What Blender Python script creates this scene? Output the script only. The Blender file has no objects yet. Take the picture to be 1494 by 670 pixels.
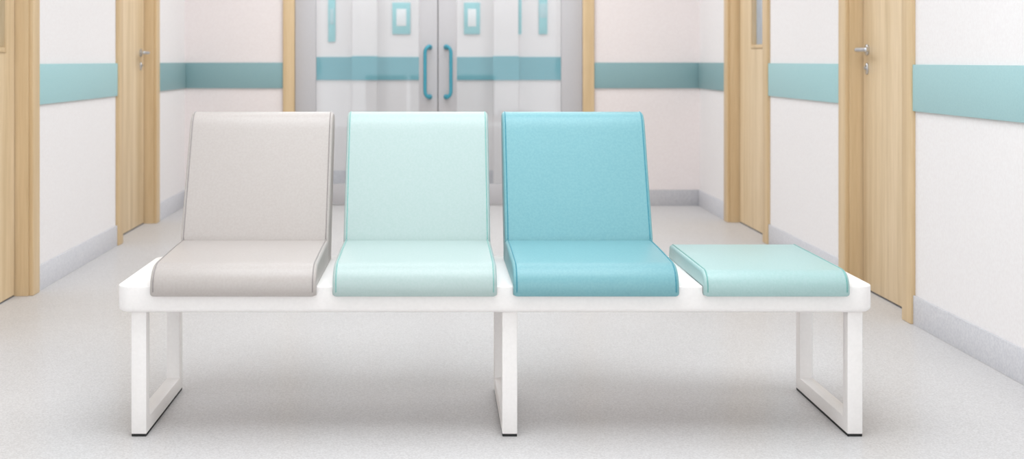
import bpy, bmesh, math
from mathutils import Vector, Matrix

SC = bpy.context.scene
COL = SC.collection

# ------------------------------------------------------------------ colours / materials
def lin(c):
    return c / 12.92 if c <= 0.04045 else ((c + 0.055) / 1.055) ** 2.4
def rgb(r, g, b):
    return (lin(r / 255), lin(g / 255), lin(b / 255), 1.0)

def new_mat(name):
    m = bpy.data.materials.new(name)
    m.use_nodes = True
    nt = m.node_tree
    for n in list(nt.nodes):
        nt.nodes.remove(n)
    out = nt.nodes.new('ShaderNodeOutputMaterial')
    b = nt.nodes.new('ShaderNodeBsdfPrincipled')
    nt.links.new(b.outputs[0], out.inputs[0])
    return m, nt, b

def speckled(name, c1, c2, scale=60, rough=0.5, stretch=(1, 1, 1), spec=0.5, bump=0.0, bump_scale=None, detail=3.0, coat=0.0, lo=0.35, hi=0.65, metal=0.0):
    """two close tones mixed by a noise in object space, optional fine bump"""
    m, nt, b = new_mat(name)
    tc = nt.nodes.new('ShaderNodeTexCoord')
    mp = nt.nodes.new('ShaderNodeMapping')
    mp.inputs['Scale'].default_value = stretch
    nt.links.new(tc.outputs['Object'], mp.inputs['Vector'])
    nz = nt.nodes.new('ShaderNodeTexNoise')
    nz.inputs['Scale'].default_value = scale
    nz.inputs['Detail'].default_value = detail
    nt.links.new(mp.outputs[0], nz.inputs['Vector'])
    rp = nt.nodes.new('ShaderNodeValToRGB')
    rp.color_ramp.elements[0].position = lo
    rp.color_ramp.elements[1].position = hi
    rp.color_ramp.elements[0].color = c1
    rp.color_ramp.elements[1].color = c2
    nt.links.new(nz.outputs['Fac'], rp.inputs[0])
    nt.links.new(rp.outputs[0], b.inputs['Base Color'])
    b.inputs['Roughness'].default_value = rough
    b.inputs['Specular IOR Level'].default_value = spec
    b.inputs['Coat Weight'].default_value = coat
    b.inputs['Metallic'].default_value = metal
    if bump:
        n2 = nt.nodes.new('ShaderNodeTexNoise')
        n2.inputs['Scale'].default_value = bump_scale or scale
        n2.inputs['Detail'].default_value = 2
        nt.links.new(tc.outputs['Object'], n2.inputs['Vector'])
        bp = nt.nodes.new('ShaderNodeBump')
        bp.inputs['Strength'].default_value = bump
        bp.inputs['Distance'].default_value = 0.001
        nt.links.new(n2.outputs['Fac'], bp.inputs['Height'])
        nt.links.new(bp.outputs[0], b.inputs['Normal'])
    return m

def wood(name, c1, c2, stretch=(1, 1, 0.04), scale=16):
    m, nt, b = new_mat(name)
    tc = nt.nodes.new('ShaderNodeTexCoord')
    mp = nt.nodes.new('ShaderNodeMapping'); mp.inputs['Scale'].default_value = stretch
    nt.links.new(tc.outputs['Object'], mp.inputs['Vector'])
    nz = nt.nodes.new('ShaderNodeTexNoise'); nz.inputs['Scale'].default_value = scale; nz.inputs['Detail'].default_value = 5
    nt.links.new(mp.outputs[0], nz.inputs['Vector'])
    n2 = nt.nodes.new('ShaderNodeTexNoise'); n2.inputs['Scale'].default_value = scale * 9; n2.inputs['Detail'].default_value = 2
    nt.links.new(mp.outputs[0], n2.inputs['Vector'])
    mx = nt.nodes.new('ShaderNodeMath'); mx.operation = 'MULTIPLY_ADD'
    nt.links.new(n2.outputs['Fac'], mx.inputs[0]); mx.inputs[1].default_value = 0.45
    nt.links.new(nz.outputs['Fac'], mx.inputs[2])
    rp = nt.nodes.new('ShaderNodeValToRGB')
    rp.color_ramp.elements[0].position = 0.5; rp.color_ramp.elements[0].color = c1
    rp.color_ramp.elements[1].position = 0.95; rp.color_ramp.elements[1].color = c2
    nt.links.new(mx.outputs[0], rp.inputs[0])
    nt.links.new(rp.outputs[0], b.inputs['Base Color'])
    b.inputs['Roughness'].default_value = 0.45
    b.inputs['Specular IOR Level'].default_value = 0.35
    return m

def glass(name, tint, refl=0.12):
    m = bpy.data.materials.new(name); m.use_nodes = True
    nt = m.node_tree
    for n in list(nt.nodes): nt.nodes.remove(n)
    out = nt.nodes.new('ShaderNodeOutputMaterial')
    t = nt.nodes.new('ShaderNodeBsdfTransparent'); t.inputs[0].default_value = tint
    g = nt.nodes.new('ShaderNodeBsdfGlossy'); g.inputs['Roughness'].default_value = 0.03
    fr = nt.nodes.new('ShaderNodeFresnel'); fr.inputs['IOR'].default_value = 1.45
    mx = nt.nodes.new('ShaderNodeMixShader')
    nt.links.new(fr.outputs[0], mx.inputs[0]); nt.links.new(t.outputs[0], mx.inputs[1]); nt.links.new(g.outputs[0], mx.inputs[2])
    nt.links.new(mx.outputs[0], out.inputs[0])
    return m

M = {}
M['wall'] = speckled('wall_paint', rgb(237, 232, 231), rgb(241, 237, 236), 90, 0.85, spec=0.2, bump=0.0)
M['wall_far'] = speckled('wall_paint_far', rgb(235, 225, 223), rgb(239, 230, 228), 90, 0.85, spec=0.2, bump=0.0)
M['ceiling'] = speckled('ceiling_paint', rgb(244, 243, 242), rgb(248, 247, 246), 40, 0.9, spec=0.1)
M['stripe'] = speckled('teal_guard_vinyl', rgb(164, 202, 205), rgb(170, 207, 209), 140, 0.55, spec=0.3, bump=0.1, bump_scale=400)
M['stripe_dimmed'] = speckled('teal_guard_vinyl_dimmed', rgb(135, 168, 172), rgb(140, 172, 175), 140, 0.55, spec=0.3, bump=0.1, bump_scale=400)  # same vinyl, colour darkened to paint in light falloff at the corridor end
M['stripe_far'] = speckled('teal_guard_vinyl_far', rgb(119, 178, 188), rgb(125, 182, 192), 140, 0.6, spec=0.25)
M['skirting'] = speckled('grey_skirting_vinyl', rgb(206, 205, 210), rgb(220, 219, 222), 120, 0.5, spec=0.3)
M['skirting_dimmed'] = speckled('grey_skirting_vinyl_dimmed', rgb(187, 185, 189), rgb(200, 198, 200), 120, 0.5, spec=0.3)  # darker copy of the skirting, the end wall's weaker light put into its colour
M['oak'] = wood('pale_oak_leaf', rgb(210, 183, 143), rgb(237, 213, 179))
M['rebate'] = speckled('dark_door_rebate', rgb(96, 72, 46), rgb(110, 84, 56), 80, 0.8)
M['oak_frame'] = wood('pale_oak_frame', rgb(206, 177, 136), rgb(224, 197, 158))
M['alu'] = speckled('grey_powder_coat', rgb(189, 186, 188), rgb(195, 192, 194), 150, 0.45, spec=0.4)
M['gap'] = speckled('dark_gasket', rgb(96, 92, 92), rgb(112, 108, 108), 80, 0.7)
M['steel'] = speckled('brushed_steel', rgb(196, 198, 202), rgb(214, 216, 220), 200, 0.28, metal=1.0)
M['pull'] = speckled('teal_pull_coat', rgb(58, 146, 166), rgb(66, 154, 173), 90, 0.4)
M['sign_teal'] = speckled('sign_teal', rgb(149, 208, 212), rgb(161, 215, 219), 60, 0.5)
M['sign_pale'] = speckled('sign_pale', rgb(236, 240, 240), rgb(242, 245, 245), 60, 0.5)
M['sign_mist'] = speckled('sign_mist', rgb(176, 209, 214), rgb(186, 216, 220), 60, 0.5)
M['clear'] = glass('door_glazing', (0.95, 0.96, 0.965, 1))
M['grey_glass'] = speckled('grey_privacy_glass', rgb(168, 180, 194), rgb(182, 193, 206), 6, 0.15, spec=0.5)
M['white'] = speckled('white_powder_coat', rgb(245, 240, 237), rgb(248, 243, 240), 120, 0.38, spec=0.4)
M['black'] = speckled('black_rubber', rgb(22, 22, 22), rgb(34, 34, 34), 200, 0.7)

def leather(name, c1, c2):
    return speckled(name, c1, c2, 160, 0.36, spec=0.45, bump=0.10, bump_scale=620, detail=2)
M['grey_seat'] = leather('grey_upholstery', rgb(183, 174, 169), rgb(187, 179, 174))
M['grey_pipe'] = leather('grey_piping', rgb(150, 142, 139), rgb(157, 149, 147))
M['mint_seat'] = leather('mint_upholstery', rgb(173, 192, 188), rgb(178, 195, 192))
M['mint_pipe'] = leather('mint_piping', rgb(133, 181, 175), rgb(143, 187, 181))
M['blue_seat'] = leather('blue_upholstery', rgb(117, 168, 176), rgb(124, 174, 180))
M['blue_pipe'] = leather('blue_piping', rgb(66, 139, 155), rgb(75, 148, 164))
M['aqua_seat'] = leather('aqua_upholstery', rgb(163, 194, 191), rgb(170, 198, 196))
M['aqua_pipe'] = leather('aqua_piping', rgb(113, 169, 164), rgb(124, 177, 171))

# floor: pale speckled vinyl, satin gloss
def floor_mat():
    m, nt, b = new_mat('speckled_vinyl_floor')
    tc = nt.nodes.new('ShaderNodeTexCoord')
    n1 = nt.nodes.new('ShaderNodeTexNoise'); n1.inputs['Scale'].default_value = 190; n1.inputs['Detail'].default_value = 4
    n2 = nt.nodes.new('ShaderNodeTexNoise'); n2.inputs['Scale'].default_value = 1.4; n2.inputs['Detail'].default_value = 3
    for n in (n1, n2): nt.links.new(tc.outputs['Object'], n.inputs['Vector'])
    r1 = nt.nodes.new('ShaderNodeValToRGB')
    r1.color_ramp.elements[0].position = 0.34; r1.color_ramp.elements[0].color = rgb(201, 197, 196)
    r1.color_ramp.elements[1].position = 0.66; r1.color_ramp.elements[1].color = rgb(219, 216, 215)
    nt.links.new(n1.outputs['Fac'], r1.inputs[0])
    r2 = nt.nodes.new('ShaderNodeValToRGB')
    r2.color_ramp.elements[0].position = 0.3; r2.color_ramp.elements[0].color = (0.95, 0.95, 0.95, 1)
    r2.color_ramp.elements[1].position = 0.7; r2.color_ramp.elements[1].color = (1, 1, 1, 1)
    nt.links.new(n2.outputs['Fac'], r2.inputs[0])
    mx = nt.nodes.new('ShaderNodeMix'); mx.data_type = 'RGBA'; mx.blend_type = 'MULTIPLY'; mx.inputs[0].default_value = 1
    nt.links.new(r1.outputs[0], mx.inputs[6]); nt.links.new(r2.outputs[0], mx.inputs[7])
    bp = nt.nodes.new('ShaderNodeBump'); bp.inputs['Strength'].default_value = 0.06; bp.inputs['Distance'].default_value = 0.001
    nt.links.new(n1.outputs['Fac'], bp.inputs['Height'])
    out = [n for n in nt.nodes if n.type == 'OUTPUT_MATERIAL'][0]
    nt.nodes.remove(b)
    df = nt.nodes.new('ShaderNodeBsdfDiffuse'); gl = nt.nodes.new('ShaderNodeBsdfGlossy'); gl.inputs['Roughness'].default_value = 0.2
    nt.links.new(mx.outputs[2], df.inputs['Color'])
    nt.links.new(bp.outputs[0], df.inputs['Normal']); nt.links.new(bp.outputs[0], gl.inputs['Normal'])
    ms = nt.nodes.new('ShaderNodeMixShader'); ms.inputs[0].default_value = 0.115
    nt.links.new(df.outputs[0], ms.inputs[1]); nt.links.new(gl.outputs[0], ms.inputs[2])
    nt.links.new(ms.outputs[0], out.inputs[0])
    return m
M['floor'] = floor_mat()

# ------------------------------------------------------------------ mesh helpers
def add_box(bm, x0, x1, y0, y1, z0, z1, bev=0.0, seg=2):
    x0, x1 = min(x0, x1), max(x0, x1); y0, y1 = min(y0, y1), max(y0, y1)
    t = bmesh.new()
    bmesh.ops.create_cube(t, size=1)
    for v in t.verts:
        v.co = Vector(((x0 + x1) / 2 + v.co.x * (x1 - x0), (y0 + y1) / 2 + v.co.y * (y1 - y0), (z0 + z1) / 2 + v.co.z * (z1 - z0)))
    if bev:
        bmesh.ops.bevel(t, geom=list(t.edges), offset=bev, segments=seg, profile=0.5, affect='EDGES')
    merge(bm, t)

def merge(bm, t):
    mp = {v: bm.verts.new(v.co) for v in t.verts}
    for f in t.faces:
        try: bm.faces.new([mp[v] for v in f.verts])
        except ValueError: pass
    t.free()

def add_tube(bm, pts, r, n=12):
    pts = [Vector(p) for p in pts]
    rings = []
    up = None
    for i, p in enumerate(pts):
        d = (pts[min(i + 1, len(pts) - 1)] - pts[max(i - 1, 0)]).normalized()
        if up is None:
            up = Vector((1, 0, 0)) if abs(d.x) < 0.8 else Vector((0, 0, 1))
        a = (up - d * up.dot(d)).normalized(); b = d.cross(a); up = a
        rings.append((p, a, b, d))
    def ring(p, a, b, rr):
        return [bm.verts.new(p + (a * math.cos(2 * math.pi * k / n) + b * math.sin(2 * math.pi * k / n)) * rr) for k in range(n)]
    allr = []
    p, a, b, d = rings[0]
    for t in (0.3, 0.75): allr.append(ring(p - d * r * 0.6 * (1 - t), a, b, r * math.sin(t * math.pi / 2)))
    for p, a, b, d in rings: allr.append(ring(p, a, b, r))
    p, a, b, d = rings[-1]
    for t in (0.75, 0.3): allr.append(ring(p + d * r * 0.6 * (1 - t), a, b, r * math.sin(t * math.pi / 2)))
    for q in range(len(allr) - 1):
        for k in range(n):
            bm.faces.new((allr[q][k], allr[q][(k + 1) % n], allr[q + 1][(k + 1) % n], allr[q + 1][k]))
    bm.faces.new(list(reversed(allr[0]))); bm.faces.new(allr[-1])

def chaikin(pts, it=2):
    pts = [Vector(p) for p in pts]
    for _ in range(it):
        q = [pts[0]]
        for i in range(len(pts) - 1):
            q += [pts[i].lerp(pts[i + 1], 0.25), pts[i].lerp(pts[i + 1], 0.75)]
        q.append(pts[-1]); pts = q
    return pts

def add_disc(bm, c, axis, r, h, n=24):
    """short round rose with softened rim along an axis"""
    axis = Vector(axis).normalized(); c = Vector(c)
    add_lathe(bm, c, axis, [(0, r), (h * 0.7, r), (h, r * 0.85)], n)

def add_lathe(bm, c, axis, prof, n=24, sx=1.0):
    u = Vector((0, 0, 1)); w = axis.cross(u)
    rr = [[bm.verts.new(c + axis * t + (u * math.cos(2 * math.pi * k / n) + w * sx * math.sin(2 * math.pi * k / n)) * r) for k in range(n)] for t, r in prof]
    for q in range(len(rr) - 1):
        for k in range(n):
            bm.faces.new((rr[q][k], rr[q][(k + 1) % n], rr[q + 1][(k + 1) % n], rr[q + 1][k]))
    bm.faces.new(rr[0]); bm.faces.new(rr[-1])

def rounded_slab(bm, x0, x1, y0, y1, z0, z1, r, bt, bb, n=8):
    def ring(d, z):
        rr = max(r - d, 0.001)
        pts = []
        for cx, cy, a0 in ((x1 - d - rr, y1 - d - rr, 0), (x0 + d + rr, y1 - d - rr, 90), (x0 + d + rr, y0 + d + rr, 180), (x1 - d - rr, y0 + d + rr, 270)):
            for k in range(n + 1):
                a = math.radians(a0 + 90 * k / n)
                pts.append(bm.verts.new((cx + rr * math.cos(a), cy + rr * math.sin(a), z)))
        return pts
    rings = []
    for k in range(5):
        a = math.radians(90 * k / 4); rings.append(ring(bb * (1 - math.sin(a)), z0 + bb * (1 - math.cos(a))))
    for k in range(5):
        a = math.radians(90 * k / 4); rings.append(ring(bt * (1 - math.cos(a)), z1 - bt * (1 - math.sin(a))))
    L = len(rings[0])
    for q in range(len(rings) - 1):
        for k in range(L):
            bm.faces.new((rings[q][k], rings[q][(k + 1) % L], rings[q + 1][(k + 1) % L], rings[q + 1][k]))
    bm.faces.new(list(reversed(rings[0]))); bm.faces.new(rings[-1])

def obj(name, bm, mat, parent=None, kind=None, smooth=True, origin=None):
    bmesh.ops.recalc_face_normals(bm, faces=bm.faces)
    if parent is None and origin is None:
        xs = [v.co.x for v in bm.verts]; ys = [v.co.y for v in bm.verts]; zs = [v.co.z for v in bm.verts]
        origin = Vector(((min(xs) + max(xs)) / 2, (min(ys) + max(ys)) / 2, min(zs)))
    if origin is not None:
        origin = Vector(origin)
        for v in bm.verts: v.co -= origin
    me = bpy.data.meshes.new(name)
    bm.to_mesh(me); bm.free()
    me.materials.append(mat)
    if smooth:
        for p in me.polygons: p.use_smooth = True
        try: me.set_sharp_from_angle(angle=math.radians(38))
        except Exception: pass
    o = bpy.data.objects.new(name, me)
    COL.objects.link(o)
    if parent is not None: o.parent = parent
    if origin is not None: o.location = origin
    if kind: o['kind'] = kind
    return o

def empty(name, loc):
    e = bpy.data.objects.new(name, None); e.location = loc; e.empty_display_size = 0.1
    COL.objects.link(e); return e

def boxes(name, lst, mat, parent=None, kind=None, bev=0.0):
    bm = bmesh.new()
    for b in lst: add_box(bm, *b, bev=bev)
    return obj(name, bm, mat, parent, kind)

# ------------------------------------------------------------------ dimensions (metres)
XL, XR, YF = -1.81, 1.909, 9.03         # corridor walls and end wall
YN = -1.6                               # where the modelled corridor starts, behind the viewer
HC, WT, HD = 2.7, 0.14, 2.12            # ceiling, wall thickness, door height
YB = 10.6                               # wall of the lobby beyond the glass doors
ARCH, PROJ, REC = 0.09, 0.02, 0.06      # architrave width, projection, leaf recess
S_T, S_B, S_P = 1.033, 0.848, 0.012     # guard stripe
BB = 0.115                              # skirting height

doorsL = [(4.72, 5.572), (7.17, 8.042)]
doorsR = [(5.06, 5.771), (7.215, 8.098)]

# ------------------------------------------------------------------ room shell
boxes('floor', [(-2.7, 2.8, YN, YB + WT, -0.06, 0)], M['floor'], kind='structure')
boxes('ceiling', [(-2.7, 2.8, YN, YB + WT, HC, HC + 0.06)], M['ceiling'], kind='structure')

def side_wall(name, x, out, doors):
    segs = []; y = YN
    for a, b in doors:
        segs.append((x, x + out * WT, y, a, 0, HC)); segs.append((x, x + out * WT, a, b, HD, HC)); y = b
    segs.append((x, x + out * WT, y, YF, 0, HC))
    boxes(name, segs, M['wall'], kind='structure')
side_wall('wall_left', XL, -1, doorsL)
side_wall('wall_right', XR, 1, doorsR)

DX0, DX1 = -1.015, 1.064                # clear opening of the glazed double door
boxes('wall_far', [(XL, DX0, YF, YF + WT, 0, HC), (DX1, XR, YF, YF + WT, 0, HC), (DX0, DX1, YF, YF + WT, HD, HC)], M['wall_far'], kind='structure')

def free_spans(doors, y0, y1):
    out = []; y = y0
    for a, b in doors:
        out.append((y, a - ARCH)); y = b + ARCH
    out.append((y, y1)); return out
tn = 1
for side, x, inn, doors in (('left', XL, 1, doorsL), ('right', XR, -1, doorsR)):
    bb = []
    for a, b in free_spans(doors, YN, YF):
        bb.append((x, x + inn * 0.010, a, b, 0, BB))
        boxes('trim_%d' % tn, [(x, x + inn * S_P, a, b, S_B, S_T)], M['stripe_dimmed' if b == YF else 'stripe'], kind='structure', bev=0.002); tn += 1
    boxes('baseboard_' + side, bb, M['skirting'], kind='structure', bev=0.002)
fa = 0.083
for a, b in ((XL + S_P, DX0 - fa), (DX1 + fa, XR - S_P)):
    boxes('trim_%d' % tn, [(a, b, YF - S_P, YF, S_B, S_T)], M['stripe_dimmed'], kind='structure', bev=0.002); tn += 1
boxes('baseboard_far', [(XL + 0.01, DX0 - fa, YF - 0.01, YF, 0, BB), (DX1 + fa, XR - 0.01, YF - 0.01, YF, 0, BB)], M['skirting_dimmed'], kind='structure', bev=0.002)

# lobby beyond the glass doors
boxes('wall_lobby', [(-2.7, 2.8, YB, YB + WT, 0, HC)], M['wall'], kind='structure')
boxes('wall_lobby_left', [(-2.7, -2.6, YF + WT, YB, 0, HC)], M['wall'], kind='structure')
boxes('wall_lobby_right', [(2.7, 2.8, YF + WT, YB, 0, HC)], M['wall'], kind='structure')
boxes('wall_lobby_piers', [(-0.70, -0.49, YB - 0.07, YB, 0, HC), (0.49, 0.70, YB - 0.07, YB, 0, HC)], M['wall'], kind='structure', bev=0.004)
boxes('trim_%d' % tn, [(-2.6, -0.70, YB - 0.01, YB, 0.883, 1.078), (-0.49, 0.49, YB - 0.01, YB, 0.883, 1.078), (0.70, 2.7, YB - 0.01, YB, 0.883, 1.078),
      (-0.705, -0.485, YB - 0.082, YB - 0.07, 0.883, 1.085), (0.485, 0.705, YB - 0.082, YB - 0.07, 0.883, 1.085)], M['stripe_far'], kind='structure')
boxes('baseboard_lobby', [(-2.6, -0.70, YB - 0.01, YB, 0, BB), (-0.49, 0.49, YB - 0.01, YB, 0, BB), (0.70, 2.7, YB - 0.01, YB, 0, BB)], M['skirting'], kind='structure')

# ------------------------------------------------------------------ side doors
def side_door(name, x, s, y0, y1, lite=None, lever_y=None):
    """x = wall plane, s = +1 when the corridor lies towards +X. Leaf and frame in local coordinates."""
    yc = (y0 + y1) / 2; w = (y1 - y0) / 2
    root = empty(name, (x, yc, 0)); root['kind'] = 'structure'
    fb = bmesh.new()
    j = 0.012
    depth = -s * (WT - 0.002)
    # jamb linings (a stop bead stands in front of the leaf) and the architraves on the corridor side
    for sg in (-1, 1):
        add_box(fb, 0, depth, sg * w, sg * (w - j), 0, HD, 0.002)
        add_box(fb, -s * 0.002, s * PROJ, sg * (w - 0.004), sg * (w + ARCH), 0, HD + ARCH, 0.004, 3)
    add_box(fb, 0, depth, -w, w, HD - j, HD, 0.002)
    add_box(fb, -s * 0.002, s * PROJ, -w - ARCH, w + ARCH, HD - 0.004, HD + ARCH, 0.004, 3)
    obj('door_frame', fb, M['oak_frame'], root)
    # leaf with an optional vision panel
    lx0, lx1 = -s * REC, -s * (REC + 0.044)
    a, b, z0, z1 = -w + j + 0.008, w - j - 0.008, 0.008, HD - j - 0.006
    bm = bmesh.new()
    if lite:
        la, lb, lz0, lz1 = lite[0] - yc, lite[1] - yc, lite[2], lite[3]
        for q in ((a, la, z0, z1), (lb, b, z0, z1), (la, lb, z0, lz0), (la, lb, lz1, z1)):
            add_box(bm, lx0, lx1, q[0], q[1], q[2], q[3])
        bmesh.ops.remove_doubles(bm, verts=bm.verts, dist=1e-5)
    else:
        add_box(bm, lx0, lx1, a, b, z0, z1, 0.002)
    leaf = obj('door_leaf', bm, M['oak'], root)
    if lite:
        pb = bmesh.new(); t = 0.022
        for q in ((la - t, la, lz0 - t, lz1 + t), (lb, lb + t, lz0 - t, lz1 + t), (la, lb, lz0 - t, lz0), (la, lb, lz1, lz1 + t)):
            add_box(pb, lx0 - s * 0.001, lx0 + s * 0.008, q[0], q[1], q[2], q[3], 0.003)
        obj('glazing_bead', pb, M['oak_frame'], leaf)
        pane = boxes('glass_pane', [(lx0 - s * 0.024, lx0 - s * 0.030, la, lb, lz0, lz1)], M['grey_glass'], leaf)
        pane['label'] = 'grey glass vision pane'
    if lever_y is not None:
        ly = lever_y - yc; zl = 1.098
        hb = bmesh.new()
        add_disc(hb, (lx0, ly, zl), (s, 0, 0), 0.026, 0.010)
        e = lx0 + s * 0.052
        add_tube(hb, [(lx0, ly, zl), (lx0 + s * 0.042, ly, zl)] , 0.0105, 14)
        add_tube(hb, chaikin([(lx0 + s * 0.030, ly, zl), (e, ly, zl), (e, ly - 0.03, zl), (e - s * 0.002, ly - 0.135, zl)], 3), 0.0108, 14)
        h = obj('lever_handle', hb, M['steel'], leaf); h['label'] = 'brushed steel lever handle'
        kb = bmesh.new()
        add_lathe(kb, Vector((lx0, ly, 1.012)), Vector((s, 0, 0)), [(0, 0.027), (0.005, 0.027), (0.008, 0.023)], 24, 0.62)
        k = obj('keyhole_plate', kb, M['steel'], leaf)
        cb = bmesh.new()
        add_lathe(cb, Vector((lx0 + s * 0.008, ly, 1.016)), Vector((s, 0, 0)), [(0, 0.0085), (0.006, 0.0085), (0.007, 0.007)], 16)
        obj('lock_cylinder', cb, M['steel'], leaf)
    for nm, q in (('seal', (-w + j, a)), ('seal', (b, w - j))):
        boxes(nm, [(lx0 - s * 0.008, lx1, q[0] - 0.001, q[1] + 0.001, 0.006, z1)], M['rebate'], root)
    # shadow gap / threshold strip under the leaf
    boxes('threshold', [(lx0 - s * 0.002, lx1 + s * 0.002, a, b, 0, 0.006)], M['gap'], root)
    return root

side_door('door_1', XL, 1, *doorsL[0], lite=(4.875, 5.417, 1.106, 1.95), lever_y=None)
side_door('door_2', XL, 1, *doorsL[1], lever_y=7.93)
side_door('door_3', XR, -1, *doorsR[0], lever_y=5.695)
side_door('door_4', XR, -1, *doorsR[1], lite=(7.50, 7.757, 1.146, 1.95))

# ------------------------------------------------------------------ glazed double door at the end
SX = (DX0 + DX1) / 2 - 0.005
root = empty('door_5', (SX, YF, 0)); root['kind'] = 'structure'
x0, x1 = DX0 - SX, DX1 - SX
bm = bmesh.new()
for a, b in ((x0 - fa, x0), (x1, x1 + fa)):
    add_box(bm, a, b, -0.022, WT, 0, HD + fa, 0.005, 3)
add_box(bm, x0 - fa, x1 + fa, -0.022, WT, HD - 0.0, HD + fa, 0.005, 3)
obj('door_frame', bm, M['oak_frame'], root)
def glazed_leaf(a, b, meet):
    """a..b across, meet = -1 when the meeting stile is at b"""
    so, sm = 0.150, 0.134
    la, lb = (a + so, b - sm) if meet < 0 else (a + sm, b - so)
    bm = bmesh.new()
    yy = (0.006, 0.052)
    for q in ((a, la, 0.014, HD - 0.006), (lb, b, 0.014, HD - 0.006)):
        add_box(bm, q[0], q[1], yy[0], yy[1], q[2], q[3], 0.003)
    add_box(bm, la - 0.002, lb + 0.002, yy[0] + 0.001, yy[1] - 0.001, 0.014, 0.155, 0.002)
    add_box(bm, la - 0.002, lb + 0.002, yy[0] + 0.001, yy[1] - 0.001, HD - 0.14, HD - 0.006, 0.002)
    leaf = obj('glazed_leaf', bm, M['alu'], root)
    g = boxes('glass_pane', [(la, lb, 0.027, 0.031, 0.155, HD - 0.14)], M['clear'], leaf)
    g['label'] = 'clear glass door pane'
    mx = (b - 0.057) if meet < 0 else (a + 0.057)
    o = meet * 0.033
    bm = bmesh.new()
    zt, zb = 1.146, 0.786
    add_tube(bm, chaikin([(mx, 0.006, zt), (mx, -0.030, zt), (mx + o * 0.25, -0.050, zt + 0.004), (mx + o, -0.055, zt - 0.02), (mx + o, -0.055, zt - 0.08),
                          (mx + o, -0.055, zb + 0.08), (mx + o, -0.055, zb + 0.02), (mx + o * 0.25, -0.050, zb - 0.004), (mx, -0.030, zb), (mx, 0.006, zb)], 3), 0.0128, 14)
    for z in (zt, zb):
        add_disc(bm, (mx, 0.006, z), (0, -1, 0), 0.019, 0.012)
    h = obj('pull_handle', bm, M['pull'], leaf); h['label'] = 'teal tubular pull handle'
glazed_leaf(x0 + 0.002, -0.003, -1)
glazed_leaf(0.003, x1 - 0.002, 1)
boxes('meeting_gasket', [(-0.003, 0.003, 0.015, 0.045, 0.014, HD - 0.006)], M['gap'], root)

# ------------------------------------------------------------------ signs in the lobby, seen through the glass
def sign(name, xa, xb, z0, z1, ins, ymat, label, cat, pane):
    yb = YB - (0.07 if (0.49 < abs((xa + xb) / 2) < 0.70) else 0.0)
    r = empty(name, ((xa + xb) / 2, yb, z0)); w = (xb - xa) / 2; h = z1 - z0
    r['label'] = label; r['category'] = cat
    boxes('backing_plate', [(-w, w, -0.012, 0, 0, h)], M['sign_teal'], r, bev=0.003)
    if pane:
        i, zb, zt = ins
        f = boxes('insert_card', [(-w + i, w - i, -0.015, -0.011, zb - z0, zt - z0)], M[pane], r, bev=0.001)
        f['label'] = 'pale blank insert card'
    return r
G = 'teal lobby signs'
for s_ in (sign('wall_sign', -0.363, -0.211, 1.271, 1.538, (0.034, 1.340, 1.486), None, 'teal framed wall sign with white insert, seen through the left glass door', 'sign', 'sign_pale'),
           sign('wall_sign', 0.244, 0.379, 1.271, 1.538, (0.032, 1.336, 1.486), None, 'teal framed wall sign with white insert, seen through the right glass door beside its handle', 'sign', 'sign_pale'),
           sign('wall_sign', -0.907, -0.846, 1.207, 1.64, (0.014, 1.355, 1.486), None, 'narrow pale teal wall plaque near the outer edge of the left glass door', 'sign', 'sign_mist'),
           sign('wall_sign', 0.878, 0.949, 1.271, 1.64, (0.006, 1.41, 1.532), None, 'narrow teal wall plaque with pale middle near the outer edge of the right glass door', 'sign', 'sign_mist'),
           sign('wall_sign', 0.704, 0.731, 1.271, 1.64, None, None, 'very thin teal strip sign on wall behind the right glass door', 'sign', None)):
    s_['group'] = G

# ------------------------------------------------------------------ the bench
BX0, BX1, BY0, BY1, BZ0, BZ1 = -0.886, 1.218, 3.46, 4.0, 0.350, 0.424
BC = Vector(((BX0 + BX1) / 2, (BY0 + BY1) / 2, 0))
bench = empty('waiting_bench', BC)
bench['label'] = 'long white metal waiting bench with grey, mint and blue upholstered seats and one backless pad'
bench['category'] = 'bench'
bm = bmesh.new()
rounded_slab(bm, BX0 - BC.x, BX1 - BC.x, BY0 - BC.y, BY1 - BC.y, BZ0, BZ1, 0.045, 0.004, 0.014)
obj('bench_top', bm, M['white'], bench)

LY0, LY1, BW, BD, FZ = 3.486, 3.985, 0.0425, 0.040, 0.007
for lx in (-0.848, 0.1865, 1.1495):
    a = lx - BC.x; b = a + BW; y0, y1 = LY0 - BC.y, LY1 - BC.y
    # one welded U of square tube: side outline drawn in Y-Z, then given its width in X
    prof = [(y0, FZ), (y1, FZ), (y1, BZ0 + 0.002), (y1 - BD, BZ0 + 0.002), (y1 - BD, FZ + BD), (y0 + BD, FZ + BD), (y0 + BD, BZ0 + 0.002), (y0, BZ0 + 0.002)]
    bm = bmesh.new()
    va = [bm.verts.new((a, y, z)) for y, z in prof]; vb = [bm.verts.new((b, y, z)) for y, z in prof]
    quads = [(0, 1, 4, 5), (1, 2, 3, 4), (0, 5, 6, 7)]
    for q in quads:
        bm.faces.new([va[k] for k in q]); bm.faces.new([vb[k] for k in reversed(q)])
    for k in range(8):
        bm.faces.new((va[k], va[(k + 1) % 8], vb[(k + 1) % 8], vb[k]))
    bmesh.ops.recalc_face_normals(bm, faces=bm.faces)
    sharp = [e for e in bm.edges if len(e.link_faces) == 2 and e.link_faces[0].normal.angle(e.link_faces[1].normal) > 0.5]
    bmesh.ops.bevel(bm, geom=sharp, offset=0.0025, segments=2, profile=0.5, affect='EDGES')
    lf = obj('leg_frame', bm, M['white'], bench)
    fp = boxes('foot_pad', [(a + 0.001, b - 0.001, y0 + 0.001, y1 - 0.001, 0, FZ + 0.001)], M['black'], lf, bev=0.001)
    fp['label'] = 'black rubber foot strip'

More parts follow.
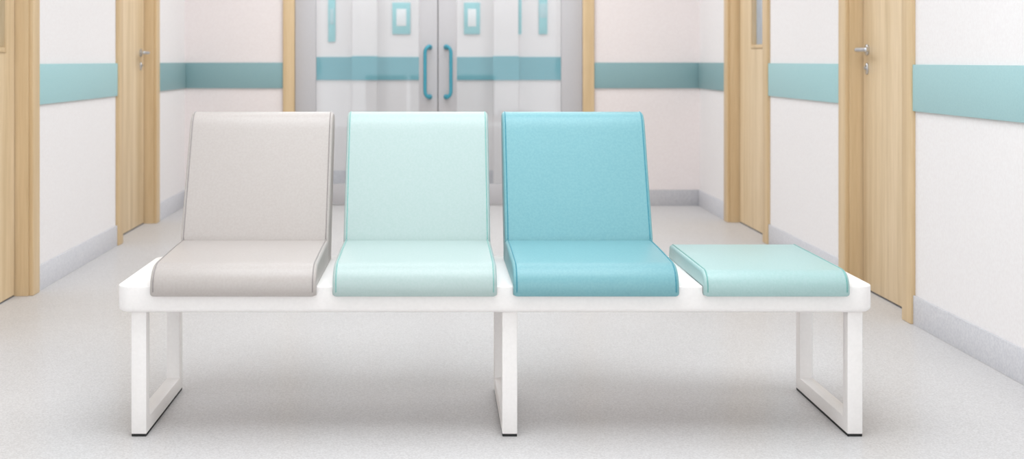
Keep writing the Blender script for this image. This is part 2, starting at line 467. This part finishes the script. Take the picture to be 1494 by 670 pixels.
def arc(cy, cz, ry, rz, a0, a1, n):
    return [(cy + ry * math.cos(math.radians(a0 + (a1 - a0) * k / n)), cz + rz * math.sin(math.radians(a0 + (a1 - a0) * k / n))) for k in range(n + 1)]

def upholstered(name, prof, xa, xb, mat, parent, r=0.010):
    """closed Y-Z outline swept across X, its two ends rolled over with radius r"""
    N = len(prof)
    area = sum(prof[k][0] * prof[(k + 1) % N][1] - prof[(k + 1) % N][0] * prof[k][1] for k in range(N))
    if area < 0: prof = prof[::-1]
    nrm = []
    for k in range(N):
        p0, p, p1 = (Vector(prof[k - 1]), Vector(prof[k]), Vector(prof[(k + 1) % N]))
        d0, d1 = (p - p0).normalized(), (p1 - p).normalized()
        n0, n1 = Vector((-d0.y, d0.x)), Vector((-d1.y, d1.x))
        m = n0 + n1; m = m / max(m.length_squared / 2, 0.6)
        nrm.append(m)
    wt = [0.15 if (z < 0.43 and y > CF + 0.004 - BC.y) else 1.0 for y, z in prof]
    st = [(xa + r * (1 - math.cos(math.radians(90 * k / 4))), r * (1 - math.sin(math.radians(90 * k / 4)))) for k in range(5)]
    ctr = (xa + xb) / 2
    st = st + [(ctr, 0)] + [(xa + xb - x, d) for x, d in reversed(st)]
    bm = bmesh.new(); rings = []
    for x, d in st:
        rings.append([bm.verts.new((x, prof[k][0] + nrm[k].x * d * wt[k], prof[k][1] + nrm[k].y * d * wt[k])) for k in range(N)])
    for q in range(len(rings) - 1):
        for k in range(N):
            bm.faces.new((rings[q][k], rings[q][(k + 1) % N], rings[q + 1][(k + 1) % N], rings[q + 1][k]))
    for rg in (rings[0], rings[-1]):
        f = bm.faces.new(rg)
    bmesh.ops.triangulate(bm, faces=[f for f in bm.faces if len(f.verts) > 4])
    return obj(name, bm, mat, parent)

CF = 3.436        # front plane of the cushions, a lip hanging just ahead of the bench edge
def to_l(p): return [(y - BC.y, z) for y, z in p]

def seat_profile(zt_front, zt_rear, y_rear, nose):
    p = [(CF + 0.021, 0.4245), (CF + 0.021, 0.404), (CF + 0.016, 0.400), (CF + 0.003, 0.400), (CF, 0.404)]
    top = arc(CF + nose[0], zt_front - nose[1], nose[0], nose[1], 180, 94, 9)
    return p, top, (y_rear, zt_rear)

def seat_with_back(xa, xb, mat, pipe, label):
    xa -= BC.x; xb -= BC.x
    p, top, rear = seat_profile(0.485, 0.497, 3.856, (0.075, 0.062))
    prof = p + top + [(3.70, 0.4925), (3.84, 0.4955), (3.857, 0.494), (3.857, 0.4245), (3.70, 0.4245)]
    seat = upholstered('seat', to_l(prof), xa, xb, mat, bench)
    seat['label'] = label
    # backrest: rises behind the seat, leans back, rolls over at the top
    fr = [(3.857, 0.4245), (3.852, 0.480), (3.853, 0.497), (3.858, 0.512), (3.904, 0.62), (3.951, 0.73), (3.993, 0.828)]
    roll = [(4.001, 0.846), (4.010, 0.860), (4.022, 0.872), (4.037, 0.880), (4.054, 0.883), (4.070, 0.880), (4.083, 0.872), (4.090, 0.858), (4.090, 0.842)]
    bk = [(4.08, 0.80), (4.03, 0.66), (3.985, 0.54), (3.955, 0.45), (3.945, 0.4245)]
    back = upholstered('backrest', to_l(fr + roll + bk), xa, xb, mat, seat)
    e = 0.0095
    for sname, path, par in (('seat', [(CF, 0.412)] + top + [(3.70, 0.4925), (3.84, 0.4955), (3.853, 0.497)], seat),
                             ('back', fr[2:] + roll[:8], seat)):
        for x in (xa + e, xb - e):
            bmp = bmesh.new()
            add_tube(bmp, [(x, y, z) for y, z in to_l(path)], 0.0019, 8)
            obj('piping', bmp, pipe, par)
    return seat

seat_with_back(-0.786, -0.328, M['grey_seat'], M['grey_pipe'], 'warm grey upholstered seat with backrest')
seat_with_back(-0.283, 0.170, M['mint_seat'], M['mint_pipe'], 'pale mint upholstered seat with backrest')
seat_with_back(0.215, 0.672, M['blue_seat'], M['blue_pipe'], 'turquoise blue upholstered seat with backrest')

# backless pad at the right end
xa, xb = 0.740 - BC.x, 1.142 - BC.x
p, top, rear = seat_profile(0.468, 0.468, 3.97, (0.050, 0.045))
prof = p + top + [(3.70, 0.4685), (3.945, 0.4685), (3.957, 0.465), (3.962, 0.456), (3.962, 0.4245), (3.70, 0.4245)]
pad = upholstered('seat_pad', to_l(prof), xa, xb, M['aqua_seat'], bench)
pad['label'] = 'aqua upholstered backless seat pad'
for x in (xa + 0.0095, xb - 0.0095):
    bmp = bmesh.new()
    add_tube(bmp, [(x, y, z) for y, z in to_l([(CF, 0.412)] + top + [(3.70, 0.4685), (3.945, 0.4685)])], 0.0019, 8)
    obj('piping', bmp, M['aqua_pipe'], pad)

# ------------------------------------------------------------------ light
def area(name, loc, sx, sy, power, col=(1, 1, 1), rot=(0, 0, 0)):
    l = bpy.data.lights.new(name, 'AREA'); l.shape = 'RECTANGLE'; l.size = sx; l.size_y = sy; l.energy = power; l.color = col
    o = bpy.data.objects.new(name, l); o.location = loc; o.rotation_euler = rot
    COL.objects.link(o); return o
P = [55.0, 21.5, 41.5, 26.5]; WORLD = 2.33
area('ceiling_lamp', (0.05, 3.2, HC - 0.02), 2.4, 1.8, P[0], (0.925, 0.985, 1.03))
area('ceiling_lamp', (0.05, 5.6, HC - 0.02), 2.4, 1.6, P[1], (0.925, 0.985, 1.03))
area('ceiling_lamp', (0.05, 7.9, HC - 0.02), 2.2, 1.2, P[2], (0.925, 0.985, 1.03))
area('lobby_lamp', (0.05, 9.85, HC - 0.02), 3.6, 0.8, P[3], (0.96, 0.995, 1.02))

w = bpy.data.worlds.new('world'); SC.world = w; w.use_nodes = True
bg = w.node_tree.nodes['Background']
bg.inputs[0].default_value = (0.95, 0.99, 1.01, 1); bg.inputs[1].default_value = WORLD

# ------------------------------------------------------------------ camera: level, shifted lens
F = 1824.0
cam = bpy.data.cameras.new('camera')
co = bpy.data.objects.new('camera', cam); COL.objects.link(co)
co.location = (0, 0, 1.05); co.rotation_euler = (math.pi / 2, 0, 0)
cam.sensor_fit = 'HORIZONTAL'; cam.sensor_width = 36; cam.lens = F / 1494 * 36
cam.shift_x = (747 - 635) / 1494
cam.shift_y = -(335 - 88) / 1494
cam.clip_start = 0.05
cam.dof.use_dof = True; cam.dof.focus_distance = 3.6; cam.dof.aperture_fstop = 4.2
SC.camera = co

SC.view_settings.view_transform = 'Standard'
SC.view_settings.look = 'None'
SC.view_settings.exposure = 0
